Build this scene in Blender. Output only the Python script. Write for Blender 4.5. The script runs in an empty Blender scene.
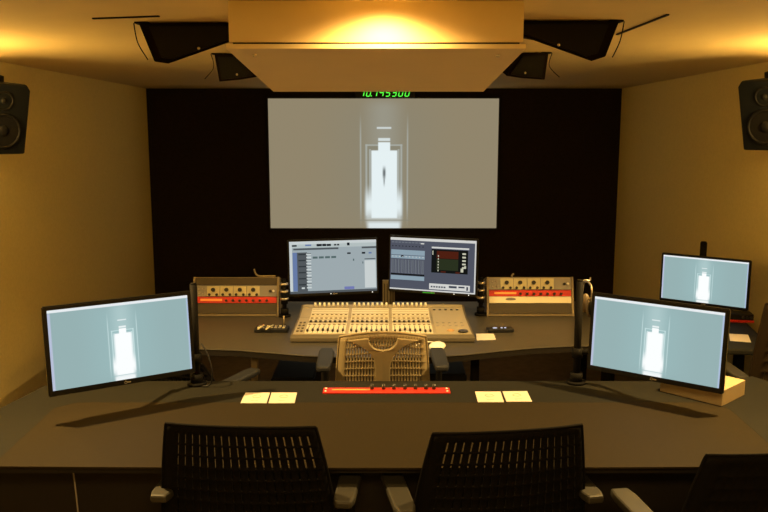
import bpy, bmesh, math, random
from mathutils import Vector, Matrix
random.seed(4)
PI = math.pi
R = math.radians
COL = bpy.context.scene.collection
TH = R(8.8); F = 800.0; H = 1.84
CEIL = 2.25; BACK = 7.75; WX = 2.26; NEAR = -1.2

def at(px, py, z=None, d=None):
    """a pixel of the 768x512 frame turned into a point at height z or depth d"""
    u = (px - 384) / F; v = (256 - py) / F
    D = Vector((u, math.cos(TH) + v * math.sin(TH), v * math.cos(TH) - math.sin(TH)))
    t = (z - H) / D.z if z is not None else d / D.y
    return D * t + Vector((0, 0, H))

# ------------------------------------------------------------------ materials
MATS = {}
def mat(name, col, rough=.6, metal=0, spec=.5, noise=0, scale=40, bump=0, emit=None, es=0, coat=0):
    if name in MATS: return MATS[name]
    m = bpy.data.materials.new(name); m.use_nodes = True
    nt = m.node_tree; b = nt.nodes['Principled BSDF']
    b.inputs['Base Color'].default_value = (*col, 1)
    b.inputs['Roughness'].default_value = rough
    b.inputs['Metallic'].default_value = metal
    b.inputs['Specular IOR Level'].default_value = spec
    b.inputs['Coat Weight'].default_value = coat
    if noise or bump:
        tc = nt.nodes.new('ShaderNodeTexCoord'); n = nt.nodes.new('ShaderNodeTexNoise')
        n.inputs['Scale'].default_value = scale; n.inputs['Detail'].default_value = 5
        nt.links.new(tc.outputs['Object'], n.inputs['Vector'])
        if noise:
            r = nt.nodes.new('ShaderNodeMix'); r.data_type = 'RGBA'
            r.inputs[6].default_value = (*[c * (1 - noise) for c in col], 1)
            r.inputs[7].default_value = (*[min(1, c * (1 + noise)) for c in col], 1)
            nt.links.new(n.outputs['Fac'], r.inputs[0]); nt.links.new(r.outputs[2], b.inputs['Base Color'])
        if bump:
            bp = nt.nodes.new('ShaderNodeBump'); bp.inputs['Strength'].default_value = bump
            bp.inputs['Distance'].default_value = .003
            nt.links.new(n.outputs['Fac'], bp.inputs['Height']); nt.links.new(bp.outputs['Normal'], b.inputs['Normal'])
    if emit:
        b.inputs['Emission Color'].default_value = (*emit, 1); b.inputs['Emission Strength'].default_value = es
    MATS[name] = m; return m
def srgb(r, g, b):
    return tuple(((c / 255) / 12.92 if c / 255 <= .04045 else ((c / 255 + .055) / 1.055) ** 2.4) for c in (r, g, b))
def glow(name, rgb, s=1.0):
    if name in MATS: return MATS[name]
    m = bpy.data.materials.new(name); m.use_nodes = True; nt = m.node_tree
    nt.nodes.remove(nt.nodes['Principled BSDF'])
    e = nt.nodes.new('ShaderNodeEmission'); e.inputs[0].default_value = (*srgb(*rgb), 1); e.inputs[1].default_value = s
    nt.links.new(e.outputs[0], nt.nodes['Material Output'].inputs[0]); MATS[name] = m; return m

M_wall = mat('cream_wall_fabric', (.76, .64, .28), .9, noise=.10, scale=60, bump=.25)
M_ceil = mat('cream_ceiling_paint', (.70, .57, .30), .9, noise=.05, scale=6)
M_black = mat('black_acoustic_fabric', (.022, .017, .012), .95, spec=.1, noise=.4, scale=70, bump=.4)
M_floor = mat('dark_brown_carpet', (.085, .062, .040), .95, spec=.1, noise=.45, scale=14, bump=.6)
M_cloud = mat('cream_cloud_paint', (.88, .73, .44), .85, noise=.04, scale=8)
M_desk = mat('grey_laminate', (.0130, .0124, .0092), .68, spec=.10, noise=.10, scale=55)
M_desk2 = mat('brown_grey_laminate', (.0215, .0160, .0080), .72, spec=.07, noise=.12, scale=50)
M_desk3 = mat('engineer_desk_laminate', (.042, .037, .027), .42, noise=.08, scale=50)
M_edge = mat('desk_edge_black', (.010, .008, .006), .6, spec=.2)
M_dark = mat('black_plastic', (.006, .006, .007), .5, spec=.3)
M_bez = mat('gloss_black_bezel', (.004, .004, .005), .35, spec=.3)
M_pole = mat('black_steel', (.005, .0045, .004), .7, spec=.1)
M_silver = mat('brushed_silver', (.55, .50, .42), .35, metal=.8)
M_tan = mat('tan_chair_plastic', (.25, .20, .115), .5, noise=.04)
M_chair = mat('black_chair_plastic', (.0022, .0018, .0016), .8, spec=.08)
M_browns = mat('dark_brown_chair_plastic', (.016, .010, .004), .85, spec=.1)
M_pad = mat('grey_armrest_pad', (.017, .015, .010), .6)
M_padd = mat('dark_armrest_pad', (.008, .009, .012), .55)
M_seat = mat('dark_seat_fabric', (.03, .025, .02), .9, noise=.3, scale=90)
M_cons = mat('cream_console_metal', (.29, .25, .165), .45, noise=.05, scale=30)
M_strip = mat('pale_channel_strip', (.62, .58, .44), .4)
M_console_side = mat('grey_console_side', (.085, .070, .045), .5)
M_slot = mat('fader_slot_black', (.03, .025, .02), .6)
M_knob = mat('black_knob', (.02, .018, .016), .35)
M_knobw = mat('ivory_knob', (.85, .82, .72), .35)
M_rack = mat('bronze_rack_panel', (.048, .036, .018), .42, metal=.2, noise=.05)
M_rackside = mat('pale_rack_side', (.20, .16, .10), .45, metal=.2)
M_face = mat('cream_module_face', (.50, .45, .27), .45)
M_facegrey = mat('grey_module_face', (.24, .22, .20), .45)
M_red = mat('red_faceplate', (.55, .022, .010), .38, emit=(1, .05, .015), es=.0)
M_redtxt = mat('orange_legend', (.95, .38, .10), .4)
M_ivory = mat('ivory_faceplate', (.80, .74, .55), .35)
M_card = mat('cream_card', (.55, .51, .46), .6)
M_cardmark = mat('card_emblem_grey', (.50, .46, .33), .6)
M_boxm = mat('kraft_tan_box', (.40, .31, .18), .75, noise=.05, scale=12)
M_spk = mat('charcoal_speaker_paint', (.0045, .006, .009), .6, spec=.1)
M_cone = mat('speaker_cone_black', (.004, .004, .005), .6, spec=.2)
M_spkc = mat('ceiling_speaker_black', (.008, .005, .003), .8, spec=.05)
M_brown = mat('brown_ear_cushion', (.10, .07, .035), .5)
M_white = mat('white_plastic', (.8, .78, .72), .35)
M_wood = mat('light_wood', (.45, .25, .10), .5)
M_scrframe = mat('screen_frame_black', (.02, .018, .015), .6)

def image_mat(name, bg, side, mid, white, strength, topbar):
    """the corridor picture shown on the screens, drawn with rectangle masks in the surface's own UVs"""
    m = bpy.data.materials.new(name); m.use_nodes = True; nt = m.node_tree; N = nt.nodes; L = nt.links
    N.remove(N['Principled BSDF'])
    uv = N.new('ShaderNodeUVMap'); sp = N.new('ShaderNodeSeparateXYZ'); L.new(uv.outputs[0], sp.inputs[0])
    def ramp(sock, a, b):
        r = N.new('ShaderNodeMapRange'); r.interpolation_type = 'SMOOTHSTEP'
        if a < b: r.inputs[1].default_value, r.inputs[2].default_value, r.inputs[3].default_value, r.inputs[4].default_value = a, b, 0, 1
        else: r.inputs[1].default_value, r.inputs[2].default_value, r.inputs[3].default_value, r.inputs[4].default_value = b, a, 1, 0
        L.new(sock, r.inputs[0]); return r.outputs[0]
    def mul(a, b):
        k = N.new('ShaderNodeMath'); k.operation = 'MULTIPLY'
        for i, s in enumerate((a, b)):
            if isinstance(s, float): k.inputs[i].default_value = s
            else: L.new(s, k.inputs[i])
        return k.outputs[0]
    def rect(u0, u1, v0, v1, s, sv=None):
        sv = sv or s * 1.7
        X, Y = sp.outputs[0], sp.outputs[1]
        return mul(mul(ramp(X, u0 - s, u0 + s), ramp(X, u1 + s, u1 - s)), mul(ramp(Y, v0 - sv, v0 + sv), ramp(Y, v1 + sv, v1 - sv)))
    cur = [None]
    def over(col, mask, a=1.0):
        mx = N.new('ShaderNodeMix'); mx.data_type = 'RGBA'
        L.new(mul(mask, float(a)), mx.inputs[0])
        if isinstance(cur[0], tuple): mx.inputs[6].default_value = (*cur[0], 1)
        else: L.new(cur[0], mx.inputs[6])
        mx.inputs[7].default_value = (*col, 1); cur[0] = mx.outputs[2]
    cur[0] = srgb(*bg)
    W = srgb(*white); Mi = srgb(*mid); S = srgb(*side)
    over(S, rect(.30, .70, .02, .98, .16, .2), .5)
    for a, b in ((.397, .403), (.602, .608)): over(Mi, rect(a, b, .10, .80, .003, .12), .8)
    over(Mi, rect(.44, .56, .0, .98, .06, .06), .35)
    over(S, rect(.418, .584, .08, .655, .002), .9)
    over(Mi, rect(.421, .429, .10, .652, .003), .9); over(Mi, rect(.574, .582, .10, .652, .003), .9)
    over(Mi, rect(.421, .582, .640, .652, .002), .9)
    over(Mi, rect(.437, .445, .15, .615, .002), .9); over(Mi, rect(.562, .570, .15, .615, .002), .9)
    over(W, rect(.471, .534, .770, .785, .002), .6)
    over(W, rect(.477, .529, .678, .700, .003), .75)
    over(W, rect(.477, .529, .600, .668, .003))
    over(W, rect(.447, .560, .08, .605, .004))
    if topbar: over(W, rect(.441, .566, .05, .60, .016), .9)
    over(W, rect(.421, .581, .085, .27, .010, .09), .95)
    over(S, rect(.39, .62, .058, .066, .01, .005), .9)
    over(W, rect(.430, .574, -.05, .048, .012), .85)
    if not topbar: over((.02, .03, .03), rect(.497, .509, .395, .47, .005, .03), .85)
    if not topbar: over((.05, .06, .06), rect(.5, .506, .34, .40, .003, .03), .7)
    if topbar:
        over((.80, .84, .86), rect(-.1, 1.1, .965, 1.1, .001))
        over((.66, .62, .92), rect(-.1, .018, -.1, .96, .004), .5)
        over((.55, .62, .95), rect(.988, 1.1, -.1, .96, .004), .5)
    e = N.new('ShaderNodeEmission'); e.inputs[1].default_value = strength
    L.new(cur[0], e.inputs[0]); L.new(e.outputs[0], N['Material Output'].inputs[0]); return m

# ------------------------------------------------------------------ mesh helpers
class MB:
    def __init__(s): s.bm = bmesh.new(); s.mi = 0; s.mats = []
    def use(s, m):
        if m not in s.mats: s.mats.append(m)
        s.mi = s.mats.index(m); return s
    def _fin(s, verts, M):
        if M is not None: bmesh.ops.transform(s.bm, matrix=M, verts=verts)
    def box(s, c, size, rot=None, bev=0, M=None):
        g = bmesh.ops.create_cube(s.bm, size=1); v = g['verts']
        bmesh.ops.scale(s.bm, vec=size, verts=v)
        fs = list({f for q in v for f in q.link_faces})
        for f in fs: f.material_index = s.mi
        if bev:
            es = list({e for q in v for e in q.link_edges})
            r = bmesh.ops.bevel(s.bm, geom=es, offset=bev, segments=2, affect='EDGES', clamp_overlap=True)
            for f in r['faces']: f.material_index = s.mi
            v = list({q for f in r['faces'] for q in f.verts} | {q for q in v if q.is_valid})
        T = Matrix.Translation(c)
        if rot: T = T @ (Matrix.Rotation(rot[2], 4, 'Z') @ Matrix.Rotation(rot[1], 4, 'Y') @ Matrix.Rotation(rot[0], 4, 'X'))
        if M is not None: T = M @ T
        bmesh.ops.transform(s.bm, matrix=T, verts=v); return s
    def cyl(s, a, b, r, r2=None, n=16, M=None):
        a, b = Vector(a), Vector(b); d = b - a
        g = bmesh.ops.create_cone(s.bm, cap_ends=True, segments=n, radius1=r, radius2=r if r2 is None else r2, depth=d.length)
        v = g['verts']
        for f in {f for q in v for f in q.link_faces}:
            f.material_index = s.mi; f.smooth = len(f.verts) == 4
        T = Matrix.Translation((a + b) / 2) @ d.to_track_quat('Z', 'Y').to_matrix().to_4x4()
        if M is not None: T = M @ T
        bmesh.ops.transform(s.bm, matrix=T, verts=v); return s
    def ball(s, c, r, M=None, n=14):
        g = bmesh.ops.create_uvsphere(s.bm, u_segments=n, v_segments=max(6, n // 2 + 2), radius=1); v = g['verts']
        rr = (r, r, r) if isinstance(r, (int, float)) else r
        for f in {f for q in v for f in q.link_faces}: f.material_index = s.mi; f.smooth = True
        T = Matrix.Translation(c) @ Matrix.Diagonal((*rr, 1))
        if M is not None: T = M @ T
        bmesh.ops.transform(s.bm, matrix=T, verts=v); return s
    def tube(s, pts, r, n=8, close=False):
        """swept tube through points (Catmull-Rom)"""
        P = [Vector(p) for p in pts]; Q = []
        m = len(P)
        for i in range(m if close else m - 1):
            g = lambda k: P[k % m] if close else P[max(0, min(m - 1, k))]
            p0, p1, p2, p3 = g(i - 1), g(i), g(i + 1), g(i + 2)
            for k in range(6):
                t = k / 6
                Q.append(.5 * ((2 * p1) + (-p0 + p2) * t + (2 * p0 - 5 * p1 + 4 * p2 - p3) * t * t + (-p0 + 3 * p1 - 3 * p2 + p3) * t ** 3))
        if not close: Q.append(P[-1])
        rings = []; up = Vector((0, 0, 1)); cnt = len(Q)
        for i, q in enumerate(Q):
            t = (Q[(i + 1) % cnt] - Q[i - 1]) if close else (Q[min(i + 1, cnt - 1)] - Q[max(i - 1, 0)])
            t.normalize()
            x = t.cross(up)
            if x.length < .1: x = t.cross(Vector((1, 0, 0)))
            x.normalize(); y = x.cross(t).normalized(); up = y
            rings.append([s.bm.verts.new(q + (x * math.cos(a) + y * math.sin(a)) * r) for a in [2 * PI * k / n for k in range(n)]])
        for i in range(cnt if close else cnt - 1):
            A, B = rings[i], rings[(i + 1) % cnt]
            for k in range(n):
                f = s.bm.faces.new((A[k], A[(k + 1) % n], B[(k + 1) % n], B[k])); f.smooth = True; f.material_index = s.mi
        if not close:
            for rg in (rings[0], rings[-1][::-1]):
                f = s.bm.faces.new(rg[::-1]); f.material_index = s.mi
        return s
    def prism(s, poly, z0, z1, M=None):
        lo = [s.bm.verts.new((p[0], p[1], z0)) for p in poly]; hi = [s.bm.verts.new((p[0], p[1], z1)) for p in poly]
        n = len(poly); fs = [s.bm.faces.new(lo[::-1]), s.bm.faces.new(hi)]
        for i in range(n): fs.append(s.bm.faces.new((lo[i], lo[(i + 1) % n], hi[(i + 1) % n], hi[i])))
        for f in fs: f.material_index = s.mi
        s._fin(lo + hi, M); return s
    def hull(s, A, B):
        """two matching polygons joined into a solid"""
        a = [s.bm.verts.new(p) for p in A]; b = [s.bm.verts.new(p) for p in B]; n = len(a)
        fs = [s.bm.faces.new(a), s.bm.faces.new(b[::-1])]
        for i in range(n): fs.append(s.bm.faces.new((a[i], b[i], b[(i + 1) % n], a[(i + 1) % n])))
        for f in fs: f.material_index = s.mi
        bmesh.ops.recalc_face_normals(s.bm, faces=fs); return s
    def quad(s, pts):
        f = s.bm.faces.new([s.bm.verts.new(p) for p in pts]); f.material_index = s.mi; return s
    def build(s, name, m=None, parent=None, bevel=0, solid=0, sub=0, label=None):
        me = bpy.data.meshes.new(name); s.bm.to_mesh(me); s.bm.free()
        for k in (s.mats or [m]): me.materials.append(k)
        o = bpy.data.objects.new(name, me); COL.objects.link(o); o.parent = parent
        if solid:
            k = o.modifiers.new('thickness', 'SOLIDIFY'); k.thickness = solid; k.offset = 0
        if bevel:
            k = o.modifiers.new('bevel', 'BEVEL'); k.width = bevel; k.segments = 2; k.limit_method = 'ANGLE'; k.angle_limit = R(40)
        if sub:
            k = o.modifiers.new('smooth', 'SUBSURF'); k.levels = k.render_levels = sub
        if label: o['label'] = label
        return o
def tag(o, label, cat, group=None):
    o['label'] = label; o['category'] = cat
    if group: o['group'] = group
    return o
def thing(name, label, cat, loc=(0, 0, 0), rz=0, group=None):
    o = bpy.data.objects.new(name, None); COL.objects.link(o); o.empty_display_size = .1
    o.location = loc; o.rotation_euler = (0, 0, rz); return tag(o, label, cat, group)
def struct(name, mb, m):
    o = mb.build(name, m); o['kind'] = 'structure'; return o
def kids(o): return [c for c in COL.objects if c.parent == o]
def dup(root, loc, rz, label, group=None):
    def rec(o, par):
        c = o.copy(); COL.objects.link(c); c.parent = par
        for k in kids(o): rec(k, c)
        return c
    r = rec(root, None); r.location = loc; r.rotation_euler = (0, 0, rz); r['label'] = label
    if group: r['group'] = group
    return r

# ------------------------------------------------------------------ the room
T = .1
struct('floor', MB().box((0, (BACK + NEAR) / 2, -T / 2), (2 * WX + 2 * T, BACK - NEAR + 2 * T, T)), M_floor)
struct('ceiling', MB().box((0, (BACK + NEAR) / 2, CEIL + T / 2), (2 * WX + 2 * T, BACK - NEAR + 2 * T, T)), M_ceil)
struct('wall_left', MB().box((-WX - T / 2, (BACK + NEAR) / 2, CEIL / 2), (T, BACK - NEAR + 2 * T, CEIL)), M_wall)
struct('wall_right', MB().box((WX + T / 2, (BACK + NEAR) / 2, CEIL / 2), (T, BACK - NEAR + 2 * T, CEIL)), M_wall)
struct('wall_front', MB().box((0, BACK + T / 2, CEIL / 2), (2 * WX, T, CEIL)), M_black)
struct('wall_rear', MB().box((0, NEAR - T / 2, CEIL / 2), (2 * WX, T, CEIL)), M_wall)
# light troughs along the side walls, ending part way down the room
for s, n in ((-1, 'trim_1'), (1, 'trim_2')):
    b = MB()
    b.box((s * (WX - .06), 1.9, 2.155), (.12, 5.0, .02)); b.box((s * (WX - .115), 1.9, 2.175), (.01, 5.0, .04))
    b.box((s * (WX - .06), 4.4, 2.175), (.12, .01, .04))
    struct(n, b, M_wall)
# thin shadow gaps in the ceiling
a, b_ = at(92, 18, z=CEIL), at(160, 15.5, z=CEIL)
struct('trim_3', MB().box(((a.x + b_.x) / 2, (a.y + b_.y) / 2, CEIL - .002), (abs(b_.x - a.x), .012, .006), rot=(0, 0, math.atan2(b_.y - a.y, b_.x - a.x))), M_edge)
a, b_ = at(617, 34, z=CEIL), at(668, 14, z=CEIL)
struct('trim_4', MB().box(((a.x + b_.x) / 2, (a.y + b_.y) / 2, CEIL - .002), ((b_ - a).length, .010, .006), rot=(0, 0, math.atan2(b_.y - a.y, b_.x - a.x))), M_edge)

# hanging ceiling cloud with its bulkhead
cx = -.025; hw = .468
t = thing('ceiling_cloud', 'cream boxed ceiling panel hanging above the projection screen, lit by a downlight', 'ceiling panel', (cx, 2.6, 2.0))
MB().box((0, .50, .186), (2 * hw, .96, .126)).build('bulkhead', M_cloud, t)
A = [(-hw - .004, -.012, .100), (hw + .004, -.012, .100), (hw + .004, 1.07, .020), (-hw - .004, 1.07, .020)]
B = [(x, y, z + .014) for x, y, z in A]
MB().hull(A, B).build('panel', M_cloud, t)
MB().box((0, .52, .1165), (2 * hw - .02, .98, .018)).build('painted_shadow_strip', M_edge, t)  # black strip painting in the shadow line between bulkhead and panel
for sx in (-.40, .40):
    MB().cyl((sx, .10, .0835), (sx, .10, .095), .006, n=12).build('screw', M_silver, t)

# ------------------------------------------------------------------ lamps
WARM = (1, .60, .17)
def spot(name, loc, target, power, size, blend=.5, rad=.04, col=WARM):
    l = bpy.data.lights.new(name, 'SPOT'); l.energy = power; l.spot_size = R(size); l.spot_blend = blend
    l.shadow_soft_size = rad; l.color = col
    o = bpy.data.objects.new(name, l); COL.objects.link(o); o.location = loc
    o.rotation_euler = (Vector(target) - Vector(loc)).to_track_quat('-Z', 'Y').to_euler(); return o
M_lamp = mat('downlight_lens', (.9, .8, .6), .4, emit=(1, .7, .35), es=6)
M_ring = mat('downlight_trim', (.7, .65, .5), .4)
def downlight(x, y, label):
    t = thing('recessed_downlight', label, 'ceiling light', (x, y, CEIL), group='recessed downlights in the ceiling')
    b = MB(); b.tube([(.05 * math.cos(k * PI / 4), .05 * math.sin(k * PI / 4), -.004) for k in range(8)], .006, 6, True)
    b.build('trim_ring', M_ring, t)
    MB().cyl((0, 0, -.003), (0, 0, -.001), .045, n=24).build('lens', M_lamp, t)
downlight(0, 2.47, 'round recessed downlight just in front of the hanging ceiling panel')
downlight(-1.58, 3.06, 'round recessed downlight near the left wall above the front desk')
downlight(1.63, 3.12, 'round recessed downlight near the right wall above the front desk')
downlight(0, 4.35, 'round recessed downlight above the mixing console, behind the hanging panel')
spot('cloud_light', (0, 2.47, 2.235), (0, 2.62, 1.2), 24, 150, .6, .03)
spot('desk_light_left', (-1.58, 3.06, 2.235), (-1.0, 3.05, .7), 330, 110, .7, .02, (1, .64, .22))
spot('desk_light_right', (1.63, 3.12, 2.235), (1.05, 3.15, .7), 330, 110, .7, .02, (1, .64, .22))
spot('console_light', (0, 4.35, 2.235), (0, 4.3, .7), 72, 100, .8, .05, (1, .66, .25))
for s in (-1, 1):
    l = bpy.data.lights.new('cove_strip_light', 'AREA'); l.shape = 'RECTANGLE'; l.size = .06; l.size_y = 1.7; l.energy = 22; l.color = (1, .56, .12)
    o = bpy.data.objects.new('cove_strip_light', l); COL.objects.link(o); o.location = (s * (WX - .055), 3.45, 2.172); o.rotation_euler = (PI, s * R(-15), 0)
    t = thing('added_sconce', 'added unseen bowl-shaped uplight on the ' + ('left' if s < 0 else 'right') + ' wall beside the front desk', 'added wall light', (s * WX, 3.68, 1.80))  # added out of view to brighten the ceiling sides and opposite walls
    b = MB(); b.box((-s * .012, 0, .03), (.024, .12, .14)); b.build('wall_plate', M_ring, t, bevel=.003)
    b = MB(); N_ = 16
    prof_ = [(.02, 0), (.07, .012), (.105, .04), (.12, .075), (.113, .075), (.098, .045), (.065, .02), (.0, .01)]
    V_ = [[b.bm.verts.new((-s * .15 + q * math.cos(2 * PI * k / N_), q * math.sin(2 * PI * k / N_), z)) for k in range(N_)] for q, z in prof_[:-1]]
    for i in range(len(V_) - 1):
        for k in range(N_): b.bm.faces.new((V_[i][k], V_[i][(k + 1) % N_], V_[i + 1][(k + 1) % N_], V_[i + 1][k]))
    b.bm.faces.new(V_[0][::-1]); b.bm.faces.new(V_[-1]); b.build('bowl', M_ring, t)
    l = bpy.data.lights.new('sconce_fill_light', 'POINT'); l.energy = 29; l.color = (1, .63, .18); l.shadow_soft_size = .07
    o = bpy.data.objects.new('sconce_fill_light', l); COL.objects.link(o); o.location = (s * (WX - .16), 3.68, 1.955)
l = bpy.data.lights.new('rear_fill_light', 'AREA'); l.shape = 'RECTANGLE'; l.size = 1.6; l.size_y = .6; l.energy = 72; l.color = (1, .61, .20)  # added fill light behind the camera, lifts the side walls
o = bpy.data.objects.new('rear_fill_light', l); COL.objects.link(o); o.location = (0, .3, 2.24)
t = thing('fill_light_panel', 'added unseen ceiling panel framing the rear fill light', 'ceiling light', (0, .3, CEIL))
MB().box((0, 0, -.003), (1.62, .62, .006)).build('frame', M_ring, t)

w = bpy.data.worlds.new('World'); bpy.context.scene.world = w; w.use_nodes = True
w.node_tree.nodes['Background'].inputs[0].default_value = (.02, .013, .006, 1)

# ------------------------------------------------------------------ projection screen and clock
def uv_quad(name, w_, h_, m, parent, loc=(0, 0, 0), rx=0):
    me = bpy.data.meshes.new(name)
    me.from_pydata([(-w_ / 2, 0, -h_ / 2), (w_ / 2, 0, -h_ / 2), (w_ / 2, 0, h_ / 2), (-w_ / 2, 0, h_ / 2)], [], [(0, 1, 2, 3)])
    u = me.uv_layers.new(name='UVMap')
    for i, c in enumerate([(0, 0), (1, 0), (1, 1), (0, 1)]): u.data[i].uv = c
    me.materials.append(m); o = bpy.data.objects.new(name, me); COL.objects.link(o); o.parent = parent; o.location = loc; o.rotation_euler = (rx, 0, 0)
    return o
M_proj = image_mat('corridor_projection', (150, 138, 112), (142, 138, 120), (176, 180, 172), (238, 250, 252), .92, False)
M_mon = image_mat('corridor_on_monitor', (150, 177, 178), (156, 190, 192), (200, 224, 224), (252, 255, 255), 1.0, True)
t = thing('projection_screen', 'wide grey projection screen on the black wall showing a bright doorway', 'projection screen', (-.005, BACK, 1.537))
MB().box((0, -.0155, 0), (2.215, .029, 1.262)).build('frame', M_scrframe, t, bevel=.004)
uv_quad('screen_surface', 2.19, 1.236, M_proj, t, (0, -.0315, 0))

t = thing('timecode_clock', 'black clock bar with green digits mounted above the projection screen', 'clock', (.008, BACK, 2.202))
MB().box((0, -.05, 0), (.56, .08, .085)).build('housing', M_dark, t, bevel=.003)
M_green = glow('green_led', (90, 255, 70), 1.2)
SEG = {'0': 'abcdef', '1': 'bc', '4': 'fgbc', '5': 'afgcd', '3': 'abgcd'}
pit = .0605; dw = .034; dh = .064
for i, ch in enumerate('10145300'):
    b = MB(); x0 = (i - 3.5) * pit
    sk = lambda x, z: (x0 + x + z * .22, -.0925, z + .004)
    th_ = .009
    for sg in SEG[ch]:
        x, z, vert = {'a': (0, dh / 2, 0), 'g': (0, 0, 0), 'd': (0, -dh / 2, 0), 'b': (dw / 2, dh / 4, 1), 'c': (dw / 2, -dh / 4, 1), 'f': (-dw / 2, dh / 4, 1), 'e': (-dw / 2, -dh / 4, 1)}[sg]
        hx, hz = (th_ / 2, dh / 4 - .002) if vert else (dw / 2 - .003, th_ / 2)
        q = [sk(x - hx, z - hz), sk(x + hx, z - hz), sk(x + hx, z + hz), sk(x - hx, z + hz)]
        b.hull(q, [(p[0], p[1] + .003, p[2]) for p in q])
    if i == 1:
        q = [sk(.026, -.034), sk(.035, -.034), sk(.035, -.025), sk(.026, -.025)]
        b.hull(q, [(p[0], p[1] + .003, p[2]) for p in q])
    b.build('digit', M_green, t)

# ------------------------------------------------------------------ speakers
def ceiling_speaker(name_label, pts, depth, off, dd, mirror=False):
    P_ = [at(*p, d=depth) for p in pts]
    for p in P_: p.z = min(p.z, CEIL - .004)
    c = sum(P_, Vector()) / len(P_); c.z = CEIL
    t = thing('ceiling_speaker', name_label, 'speaker', c)
    A = [p - c for p in P_]; B = [p + Vector((off, dd, 0)) for p in A]
    B = [Vector((p.x, p.y, p.z * .45 - .002)) for p in B]
    MB().hull(A, B).build('cabinet', M_spkc, t, bevel=.005)
    cc = sum(A, Vector()) / len(A)
    g = [cc + (p - cc) * .80 + Vector((0, -.008, 0)) for p in A]
    MB().hull(g, [p + Vector((0, .009, 0)) for p in g]).build('grille', M_cone, t)
    s = 1 if mirror else -1
    lo = min(A, key=lambda p: p.z); ou = (max if mirror else min)(A, key=lambda p: p.x)
    b = MB(); b.box((ou.x - s * .012, .02, -.004), (.05, .05, .006)); b.tube([(ou.x + s * .016, .0, -.006), (ou.x + s * .004, .0, lo.z * .5), (lo.x + s * .075, .0, lo.z * .9)], .0022, 6)
    b.build('yoke', M_pole, t)
    MB().ball(cc + Vector((.02 * -s * 1, -.013, lo.z * .18)), (.006, .003, .006)).build('badge', M_silver, t)
    return t
ceiling_speaker('large black angled speaker on the ceiling left of the hanging panel', [(138, 23), (255, 21), (255, 33), (168, 64), (154, 62)], 3.1, .05, .22)
ceiling_speaker('large black angled speaker on the ceiling right of the hanging panel', [(620, 19), (500, 18), (500, 28), (592, 61.5), (606, 57)], 3.05, -.05, .22, True)
ceiling_speaker('small black speaker on the ceiling left of the panel, nearer the screen', [(214, 54), (236, 53), (258, 77), (240, 80), (219, 82)], 4.3, .03, .2)
ceiling_speaker('small black speaker on the ceiling right of the panel, nearer the screen', [(549, 52), (522, 52), (506, 76), (522, 78.5), (545, 80)], 4.25, -.03, .2, True)

def wall_speaker(label, s, loc, yaw, pitch):
    t = thing('wall_speaker', label, 'speaker', loc); t.rotation_euler = (pitch, 0, yaw)
    fr = [(-.118, 0, -.185), (.118, 0, -.185), (.140, 0, .150), (.120, 0, .182), (-.120, 0, .182), (-.140, 0, .150)]
    bk = [(x * .78, .25, z * .86 + .004) for x, y, z in fr]
    MB().hull(fr, bk).build('cabinet', M_spk, t, bevel=.010)
    b = MB()
    for r0, y0 in ((.085, -.002), ): b.tube([(r0 * math.cos(k * PI / 6), y0, -.06 + r0 * math.sin(k * PI / 6)) for k in range(12)], .008, 8, True)
    b.cyl((0, -.002, -.06), (0, .004, -.06), .082, n=32); b.ball((0, .0, -.06), (.03, .012, .03))
    b.build('woofer', M_cone, t)
    b = MB(); b.tube([(.045 * math.cos(k * PI / 6), -.002, .095 + .045 * math.sin(k * PI / 6)) for k in range(12)], .005, 8, True); b.ball((0, 0, .095), (.016, .01, .016))
    b.build('tweeter', M_cone, t)
    MB().box((s * .055, -.0025, -.02), (.02, .004, .012), rot=(0, .6, 0)).use(M_white).build('badge', M_white, t)
    MB().ball((s * .035, -.003, .02), (.006, .003, .006)).build('indicator', M_white, t)
    b = MB(); b.box((0, .16, .19), (.10, .10, .03)); b.box((0, .27, .12), (.06, .05, .16))
    b.build('bracket', M_pole, t)
    return t
wall_speaker('dark speaker on the left wall with a small silver mark', -1, (-1.955, 4.17, 1.905), R(50), R(11))
wall_speaker('dark speaker on the right wall with a small silver mark', 1, (1.955, 4.17, 1.925), R(-50), R(11))

# ------------------------------------------------------------------ front desk
DZ = .74
t = thing('front_desk', 'wide dark grey desk with chamfered corners in front of the three black chairs', 'desk', (0, 0, 0))
def yedge(x): return 2.515 + .012 * (x / 1.4) ** 2
ring = [(-1.56, yedge(-1.56)), (-1.30, yedge(-1.3))] 
outer = [(-1.56, 2.54), (-1.555, 3.06), (-1.49, 3.38), (-1.36, 3.45), (1.48, 3.45), (1.68, 3.52), (1.74, 3.40), (1.70, 2.54)]
inner = [(-1.31, 2.53), (-1.33, 3.10), (-1.26, 3.165), (1.30, 3.165), (1.39, 3.09), (1.37, 2.53)]
b = MB()
b.prism([(-1.56, 2.54), (-1.3102, 2.53), (-1.3302, 3.099), (-1.2612, 3.1652), (1.3012, 3.1652), (1.3902, 3.089), (1.3702, 2.53), (1.70, 2.54), (1.74, 3.40), (1.68, 3.52), (1.48, 3.45), (-1.36, 3.45), (-1.49, 3.38), (-1.555, 3.06)], DZ - .005, DZ)
b.build('tabletop', M_desk, t)
core = [(-1.555, 2.545), (1.695, 2.545), (1.735, 3.40), (1.675, 3.515), (1.48, 3.445), (-1.36, 3.445), (-1.485, 3.375), (-1.55, 3.06)]
MB().prism(core, DZ - .032, DZ - .0062).build('core_board', M_edge, t)
b = MB()
n = 16; pts = [(-1.31 + 2.68 * k / n, 2.515 + .012 * ((-1.31 + 2.68 * k / n) / 1.3) ** 2) for k in range(n + 1)]
b.prism(pts + [(1.39, 3.089), (1.301, 3.165), (-1.261, 3.165), (-1.33, 3.099)], DZ - .006, DZ - .0002)
b.build('writing_surface', M_desk2, t)
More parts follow.
